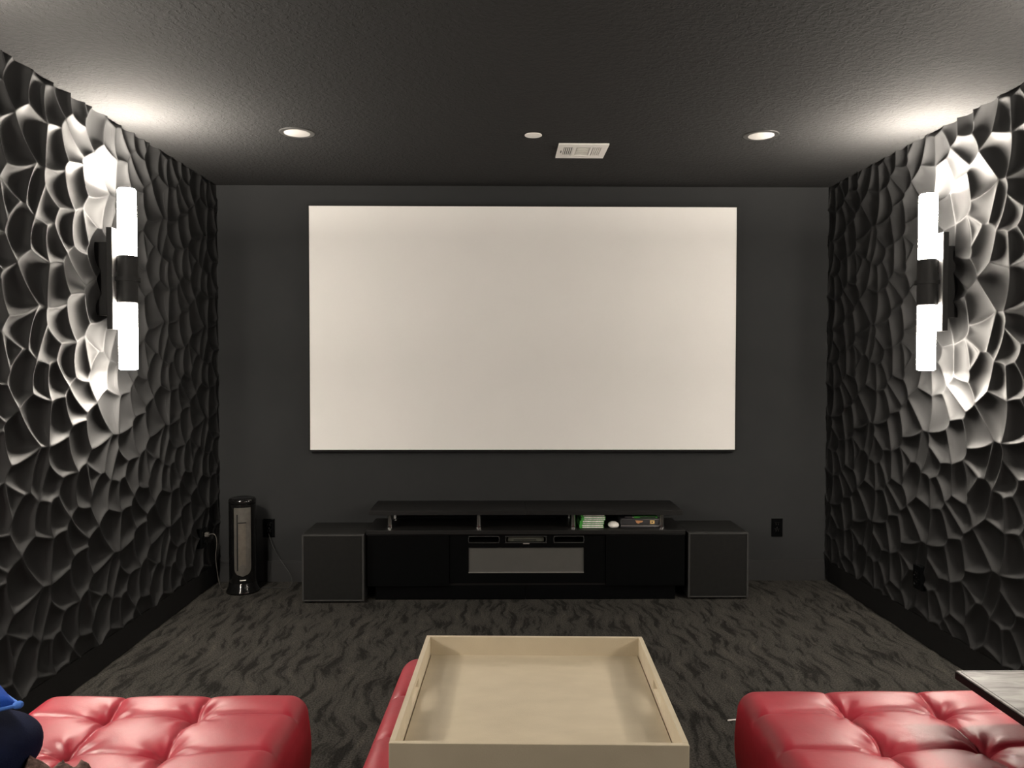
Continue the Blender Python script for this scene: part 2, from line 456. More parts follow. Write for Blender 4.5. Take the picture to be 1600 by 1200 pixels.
# ------------------------------------------------------------------ projector screen
def framed_screen():
    x0, x1, z0, z1 = -1.174, 1.436, 0.822, 2.307
    t = thing('projector_screen', 'wide white fixed-frame projector screen with thin black bezel on charcoal wall', 'screen', ((x0+x1)/2, D-0.003, z0))
    ox, oz = -(x0+x1)/2, -z0
    b = 0.010
    mesh_obj('screen_fabric', boxes([(x0+ox, x1+ox, -0.040, -0.034, z0+oz, z1+oz)]), 'screen', t)
    bm = boxes([(x0-b+ox, x0+ox, -0.044, -0.006, z0-b+oz, z1+b+oz), (x1+ox, x1+b+ox, -0.044, -0.006, z0-b+oz, z1+b+oz)])
    box(bm, x0+ox, x1+ox, -0.044, -0.006, z1+oz, z1+b+oz); box(bm, x0+ox, x1+ox, -0.044, -0.006, z0-b+oz, z0+oz)
    mesh_obj('bezel', bm, 'bezel', t)
    for bx0 in (-0.9, 0.7): mesh_obj('wall_bracket', boxes([(bx0, bx0+0.2, -0.034, 0, 1.36, 1.40)]), 'black_metal', t)
framed_screen()

# ------------------------------------------------------------------ wall sconces
def sconce(x, y, side, label, group):
    """side +1: hangs on the left wall, facing +x."""
    zc = 1.717
    t = thing('wall_sconce', label, 'sconce', (x, y, zc), 0, group)
    s = side
    xb0, xb1 = sorted((s*0.030, s*0.0545))
    bm = box(bmesh.new(), xb0, xb1, -0.055, 0.055, -0.22, 0.22, bevel=0.002)
    xm0, xm1 = sorted((s*-0.045, s*0.030))
    mesh_obj('wall_mount', box(bmesh.new(), xm0, xm1, -0.035, 0.035, -0.16, 0.16, bevel=0.003), 'black_matte', t)
    bp = mesh_obj('backplate', bm, 'sconce_black', t)
    xf0, xf1 = sorted((s*0.0540, s*0.0556))
    mesh_obj('lit_front', box(bmesh.new(), xf0, xf1, -0.052, 0.052, -0.217, 0.217), 'sconce_lit_front', bp)  # thin lighter layer, paints the lit front of the backplate
    cx = s*0.095
    mesh_obj('band', lathe([(0.0385, -0.103), (0.0415, -0.101), (0.0415, 0.101), (0.0385, 0.103)], 40, cx), 'sconce_black', t, smooth=True, auto=35)
    mesh_obj('ring', lathe([(0.0415, -0.008), (0.052, -0.008), (0.052, 0.008), (0.0415, 0.008)], 40, cx), 'sconce_black', t, smooth=True, auto=35)
    xa, xe = sorted((s*0.0556, s*0.075))
    mesh_obj('arm', box(bmesh.new(), xa, xe, -0.022, 0.022, -0.045, 0.045, bevel=0.002), 'black_metal', t)
    for k in (1, -1):
        z0, z1 = (0.103, 0.394) if k > 0 else (-0.394, -0.103)
        bm = lathe([(0.034, z0), (0.0385, z0+0.003), (0.0385, z1-0.005), (0.034, z1)], 40, cx)
        gt = mesh_obj('glass_tube', bm, 'lamp', t, smooth=True, auto=35)
        ze = sorted((k*0.3942, k*0.3952))
        mesh_obj('rod_end', lathe([(0.033, ze[0]), (0.033, ze[1])], 40, cx), 'lamp_end' if k > 0 else 'lamp_end_low', gt)
    return t
M['sconce_black'] = simple('black_satin_metal', (0.014, 0.014, 0.014), 0.6, spec=0.3)
M['sconce_lit_front'] = simple('lit_plate_metal', (0.32, 0.32, 0.32), 0.45, metal=0.4, var=0.05)  # lighter grey stands in for tube light on the plate's front
G = 'wall sconces on the relief walls'
sconce(XL, 3.405, 1, 'black two-tube sconce glowing on left relief wall beside the screen', G)
sconce(XR, 3.450, -1, 'black two-tube sconce glowing on right relief wall beside the screen', G)
for yy, where in ((1.95, 'beside the ottomans'), (0.45, 'beside the viewer')):
    sconce(XL, yy, 1, 'black two-tube sconce glowing on left relief wall ' + where, G)
    sconce(XR, yy, -1, 'black two-tube sconce glowing on right relief wall ' + where, G)

# ------------------------------------------------------------------ ceiling fittings
def downlight(x, y, label):
    t = thing('recessed_light', label, 'ceiling light', (x, y, H), 0, 'recessed ceiling lights')
    mesh_obj('trim_ring', lathe([(0.060, -0.004), (0.080, -0.004), (0.083, -0.001), (0.083, 0), (0.060, 0)], 48), 'trim_ring', t, smooth=True, auto=30)
    mesh_obj('lens', lathe([(0.055, -0.0065), (0.060, -0.005), (0.060, -0.001), (0.055, -0.001)], 48), 'lens', t, smooth=True, auto=30)
downlight(-0.968, 3.668, 'round recessed ceiling light with white lens above left side of screen')
downlight(1.234, 3.674, 'round recessed ceiling light with white lens above right side of screen')
t = thing('sprinkler_cover', 'small plain white disc on ceiling beside the air vent', 'sprinkler cover', (0.148, 3.681, H))
mesh_obj('cover_plate', lathe([(0.036, -0.0075), (0.041, -0.006), (0.041, -0.003), (0.034, -0.003)], 40), 'white_plastic', t, smooth=True, auto=30)
mesh_obj('collar', lathe([(0.030, -0.003), (0.030, 0)], 32), 'black_matte', t)

def ceiling_vent():
    x0, x1, y0, y1 = 0.280, 0.530, 3.820, 4.066
    w, d = x1-x0, y1-y0
    t = thing('air_vent', 'white louvred air vent in the dark ceiling', 'vent', ((x0+x1)/2, (y0+y1)/2, H))
    def X(f): return -w/2 + f*w
    def Yy(f): return -d/2 + f*d
    ya, yb = Yy(0.18), Yy(0.80)
    zt, zb = -0.001, -0.009
    L0, L1, C0, C1, R0, R1 = 0.12, 0.315, 0.37, 0.655, 0.70, 0.895
    bm = bmesh.new()
    box(bm, X(0), X(1), Yy(0), ya, zb, zt); box(bm, X(0), X(1), yb, Yy(1), zb, zt)
    for a, b in ((0, L0), (L1, C0), (C1, R0), (R1, 1)): box(bm, X(a), X(b), ya, yb, zb, zt)
    mesh_obj('frame', bm, 'white_plastic', t)
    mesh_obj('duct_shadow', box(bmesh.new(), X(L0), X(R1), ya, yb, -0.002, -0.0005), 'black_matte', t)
    for a, b in ((L0, L1), (R0, R1)):
        n = 5; st = (b-a)/n
        for k in range(n):
            c0 = a + k*st + st*0.45
            bm = bmesh.new()
            box(bm, X(c0), X(c0)+(0.0040 if a == L0 else 0.0062), ya, yb, zb+0.0005, -0.0022)
            mesh_obj('slat', bm, 'white_plastic', t)
    bm = box(bmesh.new(), X(C0)+0.002, X(C1)-0.002, ya+0.002, yb-0.002, zb+0.003, -0.002)
    cp = mesh_obj('centre_plate', bm, 'vent_grey', t)
    for k in range(6):
        yy = ya+0.012 + k*(yb-ya-0.024)/5
        mesh_obj('louvre', box(bmesh.new(), X(C0)+0.006, X(C1)-0.006, yy-0.006, yy+0.004, zb+0.0015, zb+0.003), 'vent_grey', cp)
    mesh_obj('damper_lever', box(bmesh.new(), X(0.075)-0.002, X(0.075)+0.002, -0.02, 0.012, zb-0.004, zb), 'slot_dark', t)
ceiling_vent()

# ------------------------------------------------------------------ media console
def media_console():
    YF = 4.345
    t = thing('media_console', 'long low black gloss media console with raised shelf on chrome posts', 'media console', (0.137, YF, 0))
    o = (-0.137, -YF, 0)
    def bx(*a): return (a[0]+o[0], a[1]+o[0], a[2]+o[1], a[3]+o[1], a[4], a[5])
    x0, x1 = -0.772, 1.047
    mesh_obj('plinth', boxes([bx(-0.722, 0.134, 4.366, 4.68, 0, 0.083), bx(0.136, 0.994, 4.366, 4.68, 0, 0.083)]), 'black_gloss', t)
    # carcass: back, floor, sides and dividers
    mesh_obj('carcass', boxes([bx(x0, x1, 4.69, 4.70, 0.083, 0.378), bx(x0, x1, 4.365, 4.69, 0.083, 0.098),
                               bx(x0, x0+0.018, 4.365, 4.69, 0.098, 0.378), bx(x1-0.018, x1, 4.365, 4.69, 0.098, 0.378),
                               bx(-0.306, -0.290, 4.365, 4.69, 0.098, 0.378), bx(0.582, 0.598, 4.365, 4.69, 0.098, 0.378)]), 'black_satin', t)
    mesh_obj('deck', boxes([bx(x0, x1, YF, 4.70, 0.378, 0.402)], bevel=0.0015), 'black_satin', t)
    mesh_obj('door', boxes([bx(x0+0.003, -0.301, YF+0.001, YF+0.019, 0.083, 0.3755)], bevel=0.0012), 'black_gloss', t)
    mesh_obj('door', boxes([bx(0.593, x1-0.003, YF+0.001, YF+0.019, 0.083, 0.3755)], bevel=0.0012), 'black_gloss', t)
    # centre front: slotted panel above a recessed pane
    cx0, cx1 = -0.298, 0.590
    ya, yb = YF+0.010, YF+0.028
    px0, px1, pz0, pz1 = -0.190, 0.468, 0.156, 0.301
    sl = [(-0.190, -0.015), (0.022, 0.253), (0.296, 0.468)]
    sz0, sz1 = 0.329, 0.366
    lst = [bx(cx0, cx1, ya, yb, sz1, 0.376), bx(cx0, cx1, ya, yb, pz1, sz0), bx(cx0, cx1, ya, yb, 0.0985, pz0),
           bx(cx0, px0, ya, yb, pz0, pz1), bx(px1, cx1, ya, yb, pz0, pz1)]
    prev = cx0
    for a, b in sl: lst.append(bx(prev, a, ya, yb, sz0, sz1)); prev = b
    lst.append(bx(prev, cx1, ya, yb, sz0, sz1))
    mesh_obj('centre_panel', boxes(lst), 'black_gloss', t)
    for a, b in sl:
        r = 0.012; pts = []
        for cx, cz, a0 in ((b-r, sz1-r, 0), (a+r, sz1-r, 90), (a+r, sz0+r, 180), (b-r, sz0+r, 270)):
            for k in range(4):
                an = math.radians(a0 + 30*k); pts.append((cx+r*math.cos(an)+o[0], ya+o[1]-0.001, cz+r*math.sin(an)))
        pts.append(pts[0])
        mesh_obj('slot_rim', tube(pts, 0.0022, 6, 2), 'grille_edge', t, smooth=True)
    pn = mesh_obj('glass_pane', boxes([bx(px0, px1, ya+0.006, ya+0.010, pz0, pz1)]), 'frost', t)
    mesh_obj('pane_edge', boxes([bx(px0, px1, ya-0.001, ya+0.0055, pz0, pz0+0.004)]), 'silver', pn)
    mesh_obj('tab', boxes([bx(0.121, 0.157, ya-0.004, ya, 0.322, 0.328)]), 'silver', t)
    # raised shelf in two boards
    sx0, sx1 = -0.760, 1.038
    for a, b in ((sx0, 0.1385), (0.1395, sx1)):
        mesh_obj('shelf_board', boxes([bx(a, b, 4.375, 4.705, 0.483, 0.508)], bevel=0.001), 'black_satin', t)
    for px in (-0.645, -0.134, 0.411, 0.923):
        for k, py in enumerate((4.405, 4.640)):
            bm = lathe([(0.0180, 0.402), (0.0180, 0.410), (0.0150, 0.413), (0.0125, 0.478), (0.0160, 0.483)], 24, px+o[0], py+o[1])
            mesh_obj('post', bm, 'chrome', t, smooth=True, auto=40)
    return t
media_console()
mp = thing('media_player', 'small olive-grey media box seen through the middle slot of the console', 'media player', (0.137, 4.40, 0.3285))
mesh_obj('casing', box(bmesh.new(), -0.105, 0.105, -0.012, 0.10, 0.0, 0.030, bevel=0.003), 'device', mp)
mesh_obj('front_strip', box(bmesh.new(), -0.07, 0.06, -0.0135, -0.012, 0.006, 0.011), 'black_matte', mp)
# its shelf inside the console keeps it off the cabinet floor
con = bpy.data.objects['media_console']
mesh_obj('inner_shelf', boxes([(-0.288-0.137, 0.580-0.137, 0.03, 0.34, 0.316, 0.328)]), 'black_satin', con)

# speakers either side of the console
def subwoofer(x0, x1, y0, y1, h, label):
    cx, w = (x0+x1)/2, (x1-x0)/2
    t = thing('floor_speaker', label, 'speaker', (cx, y0, 0), 0, 'boxy black floor speakers')
    dpt = y1-y0
    mesh_obj('cabinet', box(bmesh.new(), -w, w, 0.022, dpt, 0.012, h, bevel=0.003), 'cabinet_vinyl', t)
    g = mesh_obj('grille', box(bmesh.new(), -w+0.012, w-0.012, 0.003, 0.021, 0.020, h-0.010, bevel=0.002), 'grille_cloth', t)
    bm = boxes([(-w, -w+0.0115, 0.0, 0.0215, 0.012, h-0.002), (w-0.0115, w, 0.0, 0.0215, 0.012, h-0.002)], bevel=0.0015)
    box(bm, -w+0.0115, w-0.0115, 0.0, 0.0215, h-0.0095, h-0.002, bevel=0.0015)
    box(bm, -w+0.0115, w-0.0115, 0.0, 0.0215, 0.012, 0.0195, bevel=0.0015)
    mesh_obj('grille_frame', bm, 'grille_edge', t)
    for sx in (-1, 1):
        for yy in (0.04, dpt-0.04):
            mesh_obj('foot', lathe([(0.015, 0), (0.018, 0.012)], 16, sx*(w-0.04), yy), 'black_matte', t, smooth=True, auto=40)
subwoofer(-1.124, -0.776, 4.300, 4.640, 0.388, 'boxy black floor speaker between the tower heater and the console')
subwoofer(1.066, 1.413, 4.352, 4.700, 0.384, 'boxy black floor speaker at the right end of the console')

# ------------------------------------------------------------------ things between deck and shelf
DECK = 0.402
ords = ['lowest', 'second lowest', 'third lowest', 'middle', 'third from the top', 'second from the top', 'topmost']
mats = ['paper', 'paper', 'paper_b', 'paper', 'paper_b', 'paper', 'paper']
cases = {}
for k in range(7):
    lw = 0.064
    t = thing('game_case', f'{ords[k]} green game case in the stack beside the chrome post', 'game case',
              (0.527 + (0.006 if k > 3 else -0.004) + random.uniform(-.004, .004), 4.395, DECK + k*0.0112), 0, 'game cases stacked on the console')
    mesh_obj('shell', boxes([(-lw-0.012, lw, 0.002, 0.17, 0.0004, 0.0108)], bevel=0.0015), 'green', t)
    mesh_obj('spine_paper', boxes([(-lw+0.004, lw-0.004, 0.0008, 0.0019, 0.0028, 0.0092)]), mats[k], t)
# small white controller
bm = bmesh.new(); bmesh.ops.create_uvsphere(bm, u_segments=28, v_segments=16, radius=1)
for v in bm.verts:
    z = v.co.z; v.co = Vector((v.co.x*0.032, v.co.y*0.045, (z*0.019 + 0.019) if z > 0 else (0.019 + z*0.019)))
    v.co.z = max(v.co.z, 0.003)
    v.co.z -= 0.003
t = thing('white_gadget', 'small white rounded plastic gadget beside the stacked game cases', 'gadget', (0.646, 4.42, DECK))
mesh_obj('shell', bm, 'white_plastic', t, smooth=True, auto=50)
mesh_obj('base_strip', lathe([(0.020, -0.0), (0.020, 0.0012)], 20), 'black_matte', t)
# dark hard case with two stickers
t = thing('carry_case', 'dark grey hard carrying case with orange and yellow stickers under the shelf', 'case', (0.800, 4.405, DECK))
mesh_obj('lower_shell', box(bmesh.new(), -0.115, 0.115, 0, 0.18, 0.0, 0.013, bevel=0.005), 'case_grey', t, smooth=True, auto=40)
mesh_obj('upper_shell', box(bmesh.new(), -0.115, 0.115, 0, 0.18, 0.0145, 0.056, bevel=0.009, seg=3), 'case_grey', t, smooth=True, auto=40)
mesh_obj('zip_band', box(bmesh.new(), -0.112, 0.112, 0.003, 0.177, 0.0125, 0.015), 'silver', t)
pts = [(-0.098, -0.001, 0.022), (-0.104, -0.001, 0.034), (-0.098, -0.001, 0.046), (0.0, -0.001, 0.047), (0.098, -0.001, 0.046), (0.104, -0.001, 0.034), (0.098, -0.001, 0.022), (0.0, -0.001, 0.021), (-0.098, -0.001, 0.022)]
mesh_obj('raised_rim', tube(pts, 0.0018, 6, 4), 'grille_edge', t, smooth=True)
bm = bmesh.new()
vs = [bm.verts.new((x, -0.0008, z)) for x, z in ((-0.030, 0.044), (0.016, 0.041), (0.010, 0.033), (-0.004, 0.030), (-0.008, 0.025), (-0.020, 0.027))]
f = bm.faces.new(vs); r = bmesh.ops.extrude_face_region(bm, geom=[f])
for v in [g for g in r['geom'] if isinstance(g, bmesh.types.BMVert)]: v.co.y += 0.0012
bmesh.ops.recalc_face_normals(bm, faces=bm.faces)
mesh_obj('sticker', bm, 'orange', t)['label'] = 'orange sticker with ragged outline'
st = mesh_obj('sticker', box(bmesh.new(), 0.056, 0.082, -0.001, 0.0004, 0.024, 0.044), 'yellow', t); st['label'] = 'small square yellow sticker'
mesh_obj('sticker_figure', box(bmesh.new(), 0.064, 0.072, -0.0016, -0.001, 0.029, 0.038), 'case_grey', st)
t = thing('game_case', 'green game case lying on the dark carrying case under the shelf', 'game case', (0.838, 4.408, DECK+0.056))
mesh_obj('shell', boxes([(-0.075, 0.062, 0.0, 0.15, 0.0, 0.0108)], bevel=0.0015), 'green', t)
mesh_obj('spine_paper', boxes([(-0.040, 0.05, -0.0008, 0.0002, 0.0020, 0.0088)]), 'case_grey', t)
t = thing('memory_stick', 'small grey gadget lying on the left end of the dark carrying case', 'gadget', (0.732, 4.415, DECK+0.056))
mesh_obj('body', box(bmesh.new(), -0.022, 0.022, -0.008, 0.008, 0, 0.009, bevel=0.002), 'case_grey', t)
mesh_obj('plug', box(bmesh.new(), 0.022, 0.036, -0.006, 0.006, 0.002, 0.007), 'silver', t)

# ------------------------------------------------------------------ tower heater
def heater():
    cx, cy, R = -1.536, 4.545, 0.077
    t = thing('tower_heater', 'glossy black cylindrical tower heater with tall grey grille in the corner', 'heater', (cx, cy, 0), math.atan2(cx, cy)*-1)
    mesh_obj('base', lathe([(0.094, 0), (0.097, 0.006), (0.093, 0.016), (0.083, 0.034), (0.078, 0.060), (0.0765, 0.062)], 56), 'heater_gloss', t, smooth=True, auto=50)
    mesh_obj('body', lathe([(R-0.001, 0.062), (R, 0.064), (R, 0.524), (R-0.001, 0.525)], 64), 'heater_gloss', t, smooth=True, auto=40)
    mesh_obj('top_cap', lathe([(R-0.002, 0.525), (R+0.001, 0.528), (R+0.001, 0.545), (R-0.006, 0.556), (R-0.020, 0.559), (R-0.03, 0.556)], 56), 'heater_gloss', t, smooth=True, auto=60)
    def curved(name, a0, a1, z0, z1, r, th, mat, parent, round_bottom=False, round_top=False, nz=24, na=20):
        zs = np.linspace(z0, z1, nz); bm = bmesh.new(); outer = []; inner = []
        half = (a1-a0)/2; mid = (a0+a1)/2; rb = half*r
        for z in zs:
            f = 1.0
            if round_bottom and z-z0 < rb: f = math.sqrt(max(0.0, 1-((rb-(z-z0))/rb)**2))
            if round_top and z1-z < rb: f = min(f, math.sqrt(max(0.0, 1-((rb-(z1-z))/rb)**2)))
            f = max(f, 0.03)
            ro, ri = [], []
            for k in range(na+1):
                a = mid + half*f*(2*k/na-1)
                ro.append(bm.verts.new(((r+th)*math.sin(a), -(r+th)*math.cos(a), z)))
                ri.append(bm.verts.new(((r-0.002)*math.sin(a), -(r-0.002)*math.cos(a), z)))
            outer.append(ro); inner.append(ri)
        for i in range(nz-1):
            for k in range(na):
                bm.faces.new((outer[i][k], outer[i][k+1], outer[i+1][k+1], outer[i+1][k]))
            bm.faces.new((inner[i][0], outer[i][0], outer[i+1][0], inner[i+1][0]))
            bm.faces.new((outer[i][na], inner[i][na], inner[i+1][na], outer[i+1][na]))
        for k in range(na):
            bm.faces.new((inner[0][k], inner[0][k+1], outer[0][k+1], outer[0][k]))
            bm.faces.new((outer[-1][k], outer[-1][k+1], inner[-1][k+1], inner[-1][k]))
        bmesh.ops.recalc_face_normals(bm, faces=bm.faces)
        return mesh_obj(name, bm, mat, parent, smooth=True, auto=40)
    g = curved('grille', -0.64, 0.62, 0.106, 0.508, R, 0.002, 'heater_grille', t, round_bottom=True, nz=40)
    curved('element_column', -0.30, 0.22, 0.150, 0.425, R+0.002, 0.003, 'heater_inner', g)
    curved('element_head', -0.32, 0.30, 0.425, 0.470, R+0.002, 0.005, 'heater_grille', g, round_top=True, nz=20)
    curved('element_foot', -0.30, 0.28, 0.130, 0.175, R+0.002, 0.0055, 'heater_grille', g, round_bottom=True, round_top=True, nz=28)
    curved('side_channel', -0.43, -0.33, 0.140, 0.470, R+0.002, 0.0008, 'black_matte', g)
    curved('shadow_gap', -0.30, 0.26, 0.418, 0.4245, R+0.002, 0.0035, 'black_matte', g, nz=4)
    curved('name_plate', -0.22, 0.22, 0.080, 0.086, R, 0.001, 'cord_bright', t, nz=4)
    curved('button', 0.10, 0.40, 0.036, 0.042, 0.0835, 0.001, 'grille_edge', t, nz=4)
heater()

# ------------------------------------------------------------------ outlets and cords
def wall_outlet(loc, rotz, label, duplex=True, w=0.070, h=0.114, back=0.0):
    t = thing('wall_outlet', label, 'outlet', loc, rotz, 'black wall outlets')
    mesh_obj('cover_plate', box(bmesh.new(), -w/2, w/2, -0.006, back, -h/2, h/2, bevel=0.0015), 'black_gloss', t)
    for z in (0.020, -0.020):
        s = mesh_obj('socket', box(bmesh.new(), -0.017, 0.017, -0.0085, -0.006, z-0.0145, z+0.0145, bevel=0.004), 'black_gloss', t)
        mesh_obj('slot', boxes([(-0.008, -0.006, -0.0092, -0.0085, z-0.003, z+0.006), (0.006, 0.008, -0.0092, -0.0085, z-0.003, z+0.006)]), 'slot_dark', s)
    mesh_obj('screw', lathe([(0.003, -0.0), (0.003, 0.002)], 12), 'black_metal', t).matrix_local = Matrix.Translation((0, -0.006, 0)) @ Matrix.Rotation(math.pi/2, 4, 'X')
    return t
wall_outlet((1.716, D, 0.330), 0, 'black outlet low on the charcoal wall right of the console')
wall_outlet((-1.440, D, 0.332), 0, 'black outlet low on the charcoal wall behind the tower heater')
wall_outlet((XR-0.002, 3.660, 0.320), -math.pi/2, 'black outlet set into the right relief wall near the floor', back=0.045)
wall_outlet((XL+0.002, 4.470, 0.335), math.pi/2, 'black outlet set into the left relief wall with a cord plugged in', back=0.045)

t = thing('power_cord', 'thin pale cord hanging from the left relief wall outlet down to the heater', 'cord', (XL+0.03, 4.47, 0))
o = Vector((XL+0.03, 4.47, 0))
def rel(p): return [Vector(q)-o for q in p]
mesh_obj('plug', box(bmesh.new(), -0.020, 0.004, -0.012, 0.012, 0.342, 0.366, bevel=0.004), 'cord_white', t)
mesh_obj('cable', tube(rel([(XL+0.03, 4.470, 0.354), (XL+0.065, 4.475, 0.352), (XL+0.075, 4.480, 0.30), (XL+0.060, 4.50, 0.22), (XL+0.060, 4.52, 0.13), (XL+0.065, 4.54, 0.05), (XL+0.075, 4.56, 0.006), (XL+0.10, 4.575, 0.006)]), 0.0024), 'cord_white', t, smooth=True)
o = Vector((-1.40, 4.70, 0))
t = tag(mesh_obj('power_cord', tube(rel([(-1.44, 4.735, 0.30), (-1.40, 4.70, 0.22), (-1.335, 4.66, 0.14), (-1.270, 4.62, 0.06), (-1.275, 4.60, 0.006), (-1.34, 4.59, 0.005), (-1.44, 4.60, 0.005)]), 0.0025), 'cord_black', None, o, smooth=True),
        'thin black cord looping on the carpet right of the tower heater', 'cord')
o = Vector((0.86, 2.857, 0))
t = tag(mesh_obj('white_cable', tube(rel([(0.852, 2.850, 0.005), (0.885, 2.858, 0.004), (1.00, 2.862, 0.004), (1.15, 2.845, 0.004), (1.30, 2.86, 0.004)]), 0.0032), 'cord_bright', None, o, smooth=True),
        'short end of a white cord on the carpet beside the right red ottoman', 'cord')

# ------------------------------------------------------------------ tufted red ottomans
def ottoman(name_label, x0, x1, y0, y1, top, ncols, rows_y, cols_x, seed, rot=0.0):
    cx, cy = (x0+x1)/2, (y0+y1)/2
    hx, hy = (x1-x0)/2, (y1-y0)/2
    t = thing('tufted_ottoman', name_label, 'ottoman', (cx, cy, 0), rot, 'red leather tufted ottomans')
    r = 0.052; zb = 0.20
    step = 0.0038
    ext = r*math.pi/2 + (top - r - zb)
    na = int(2*(hx-r+ext)/step); nb = int(2*(hy-r+ext)/step)
    a = np.linspace(-(hx-r+ext), hx-r+ext, na); b = np.linspace(-(hy-r+ext), hy-r+ext, nb)
    A, B = np.meshgrid(a, b, indexing='ij')
    # sides bulge gently, plan corners are round
    ax = np.clip(A, -(hx-r), hx-r); bx_ = np.clip(B, -(hy-r), hy-r)
    ex, ey = A-ax, B-bx_
    L = np.hypot(ex, ey); Ls = np.where(L < 1e-9, 1, L)
    Linf = np.maximum(np.abs(ex), np.abs(ey))
    Lu = np.where(L > 0, Linf, 0)
    arc = np.minimum(Lu, r*math.pi/2)
    off = r*np.sin(arc/r)
    side = np.clip(Lu - r*math.pi/2, 0, None)
    drop = r*(1-np.cos(arc/r)) + side
    q = side/(top-r-zb)
    off = off + 0.010*np.sin(np.clip(q, 0, 1)*math.pi) - 0.006*q
    X = ax + ex/Ls*off; Y = bx_ + ey/Ls*off
    Z = top - drop
    # tufting
    bxs = np.array(cols_x)-cx; bys = np.array(rows_y)-cy
    gx = np.concatenate([[-hx-0.0], bxs, [hx]]); gy = np.concatenate([[-hy], bys, [hy]])
    top_w = np.clip(1 - Lu/(r*1.35), 0, 1); top_w = top_w*top_w*(3-2*top_w)
    def cell(v, g):
        i = np.clip(np.searchsorted(g, v)-1, 0, len(g)-2)
        return (v-g[i])/(g[i+1]-g[i])
    su, sv = np.clip(cell(X, gx), 0, 1), np.clip(cell(Y, gy), 0, 1)
    puff = 0.005*np.clip(np.sin(su*math.pi)*np.sin(sv*math.pi), 0, 1)**0.7
    disp = puff*top_w
    # pulled buttons with radial folds
    for i, px in enumerate(bxs):
        for j, py in enumerate(bys):
            dx, dy = X-px, Y-py
            d = np.hypot(dx, dy); th = np.arctan2(dy, dx)
            ph = seed*1.7 + i*2.1 + j*1.3
            disp -= 0.030*np.exp(-(d/0.034)**1.1)
            fold = np.sin(5*th+ph) + 0.6*np.sin(9*th+2.3*ph)
            disp += 0.0022*fold*np.exp(-((d-0.045)/0.028)**2)
    # creases along the lines between the buttons, bowed a little
    for i, px in enumerate(bxs):
        bow = 0.010*np.sin(su*0 + Y*9 + i*2 + seed)
        d = np.abs(X-px-bow*np.clip(np.min(np.abs(Y[..., None]-bys), -1)/0.06, 0, 1))
        disp -= (0.0085*np.exp(-d/0.0034) + 0.0026*np.exp(-(d/0.016)**2))*np.clip(1-Lu/(r*1.5), 0, 1)
    for j, py in enumerate(bys):
        bow = 0.010*np.sin(X*9 + j*2 + seed*2)
        d = np.abs(Y-py-bow*np.clip(np.min(np.abs(X[..., None]-bxs), -1)/0.06, 0, 1))
        disp -= (0.0085*np.exp(-d/0.0034) + 0.0026*np.exp(-(d/0.016)**2))*np.clip(1-Lu/(r*1.5), 0, 1)
    Z = Z + disp
    Z = np.maximum(Z, zb)
    me = grid_mesh('cushion', X, Y, Z)
    data_obj('cushion', me, 'leather', t, smooth=True)
    base = box(bmesh.new(), -hx+0.012, hx-0.012, -hy+0.012, hy-0.012, 0.075, 0.205, bevel=0.012, seg=3)
    mesh_obj('base', base, 'leather', t, smooth=True, auto=40)
    for sx in (-1, 1):
        for sy in (-1, 1):
            mesh_obj('leg', lathe([(0.018, 0), (0.026, 0.076)], 16, sx*(hx-0.06), sy*(hy-0.06)), 'table_edge', t, smooth=True, auto=40)
    for px in bxs:
        for py in bys:
            zz = top - 0.048
            bm = lathe([(0.011, zz-0.006), (0.012, zz-0.002), (0.008, zz+0.002), (0.003, zz+0.003)], 16, px, py)
            mesh_obj('button', bm, 'leather', t, smooth=True)
    return t

OT = 0.444
ottoman('red leather tufted ottoman on the left with cushions piled at its corner', -1.255, -0.525, 1.43, 2.115, OT, 2, [1.60, 1.79, 1.975], [-1.020, -0.790], 1)
ottoman('red leather tufted ottoman at right under the edge of the grey side table', 0.648, 1.385, 1.43, 2.125, OT, 2, [1.595, 1.785, 1.975], [0.905, 1.148], 2)
ottoman('red leather ottoman in the middle carrying the cream tray', -0.315, 0.425, 1.60, 2.335, 0.455, 2, [1.82, 2.06], [-0.07, 0.18], 3, -0.03)

# ------------------------------------------------------------------ tray
def tray():
    x0, x1, y0, y1 = -0.232, 0.406, 1.607, 2.257
    cx, cy = (x0+x1)/2, (y0+y1)/2; hx, hy = (x1-x0)/2, (y1-y0)/2
    zb = 0.468
    t = thing('serving_tray', 'large square cream leather tray with handle slots on the middle ottoman', 'tray', (cx, cy, zb), -0.027)
    hgt = 0.074; w = 0.012; fz = 0.020
    mesh_obj('bottom', box(bmesh.new(), -hx+w+0.003, hx-w-0.003, -hy+w, hy-w, 0.0, fz), 'tray', t)
    mesh_obj('far_side', box(bmesh.new(), -hx, hx, hy-w, hy, 0, hgt, bevel=0.0015), 'tray', t)
    mesh_obj('near_side', box(bmesh.new(), -hx, hx, -hy, -hy+w, 0, hgt, bevel=0.0015), 'tray', t)
    # sides with a slot for the hand
    ya, yb, za, zt = -0.055, 0.055, 0.033, 0.058
    for s in (-1, 1):
        a, b = sorted((s*hx, s*(hx-w)))
        bm = bmesh.new()
        box(bm, a, b, -hy+w, ya, 0, hgt); box(bm, a, b, yb, hy-w, 0, hgt)
        box(bm, a, b, ya, yb, 0, za); box(bm, a, b, ya, yb, zt, hgt)
        bmesh.ops.remove_doubles(bm, verts=bm.verts, dist=1e-5)
        mesh_obj('handle_side', bm, 'tray', t)
tray()

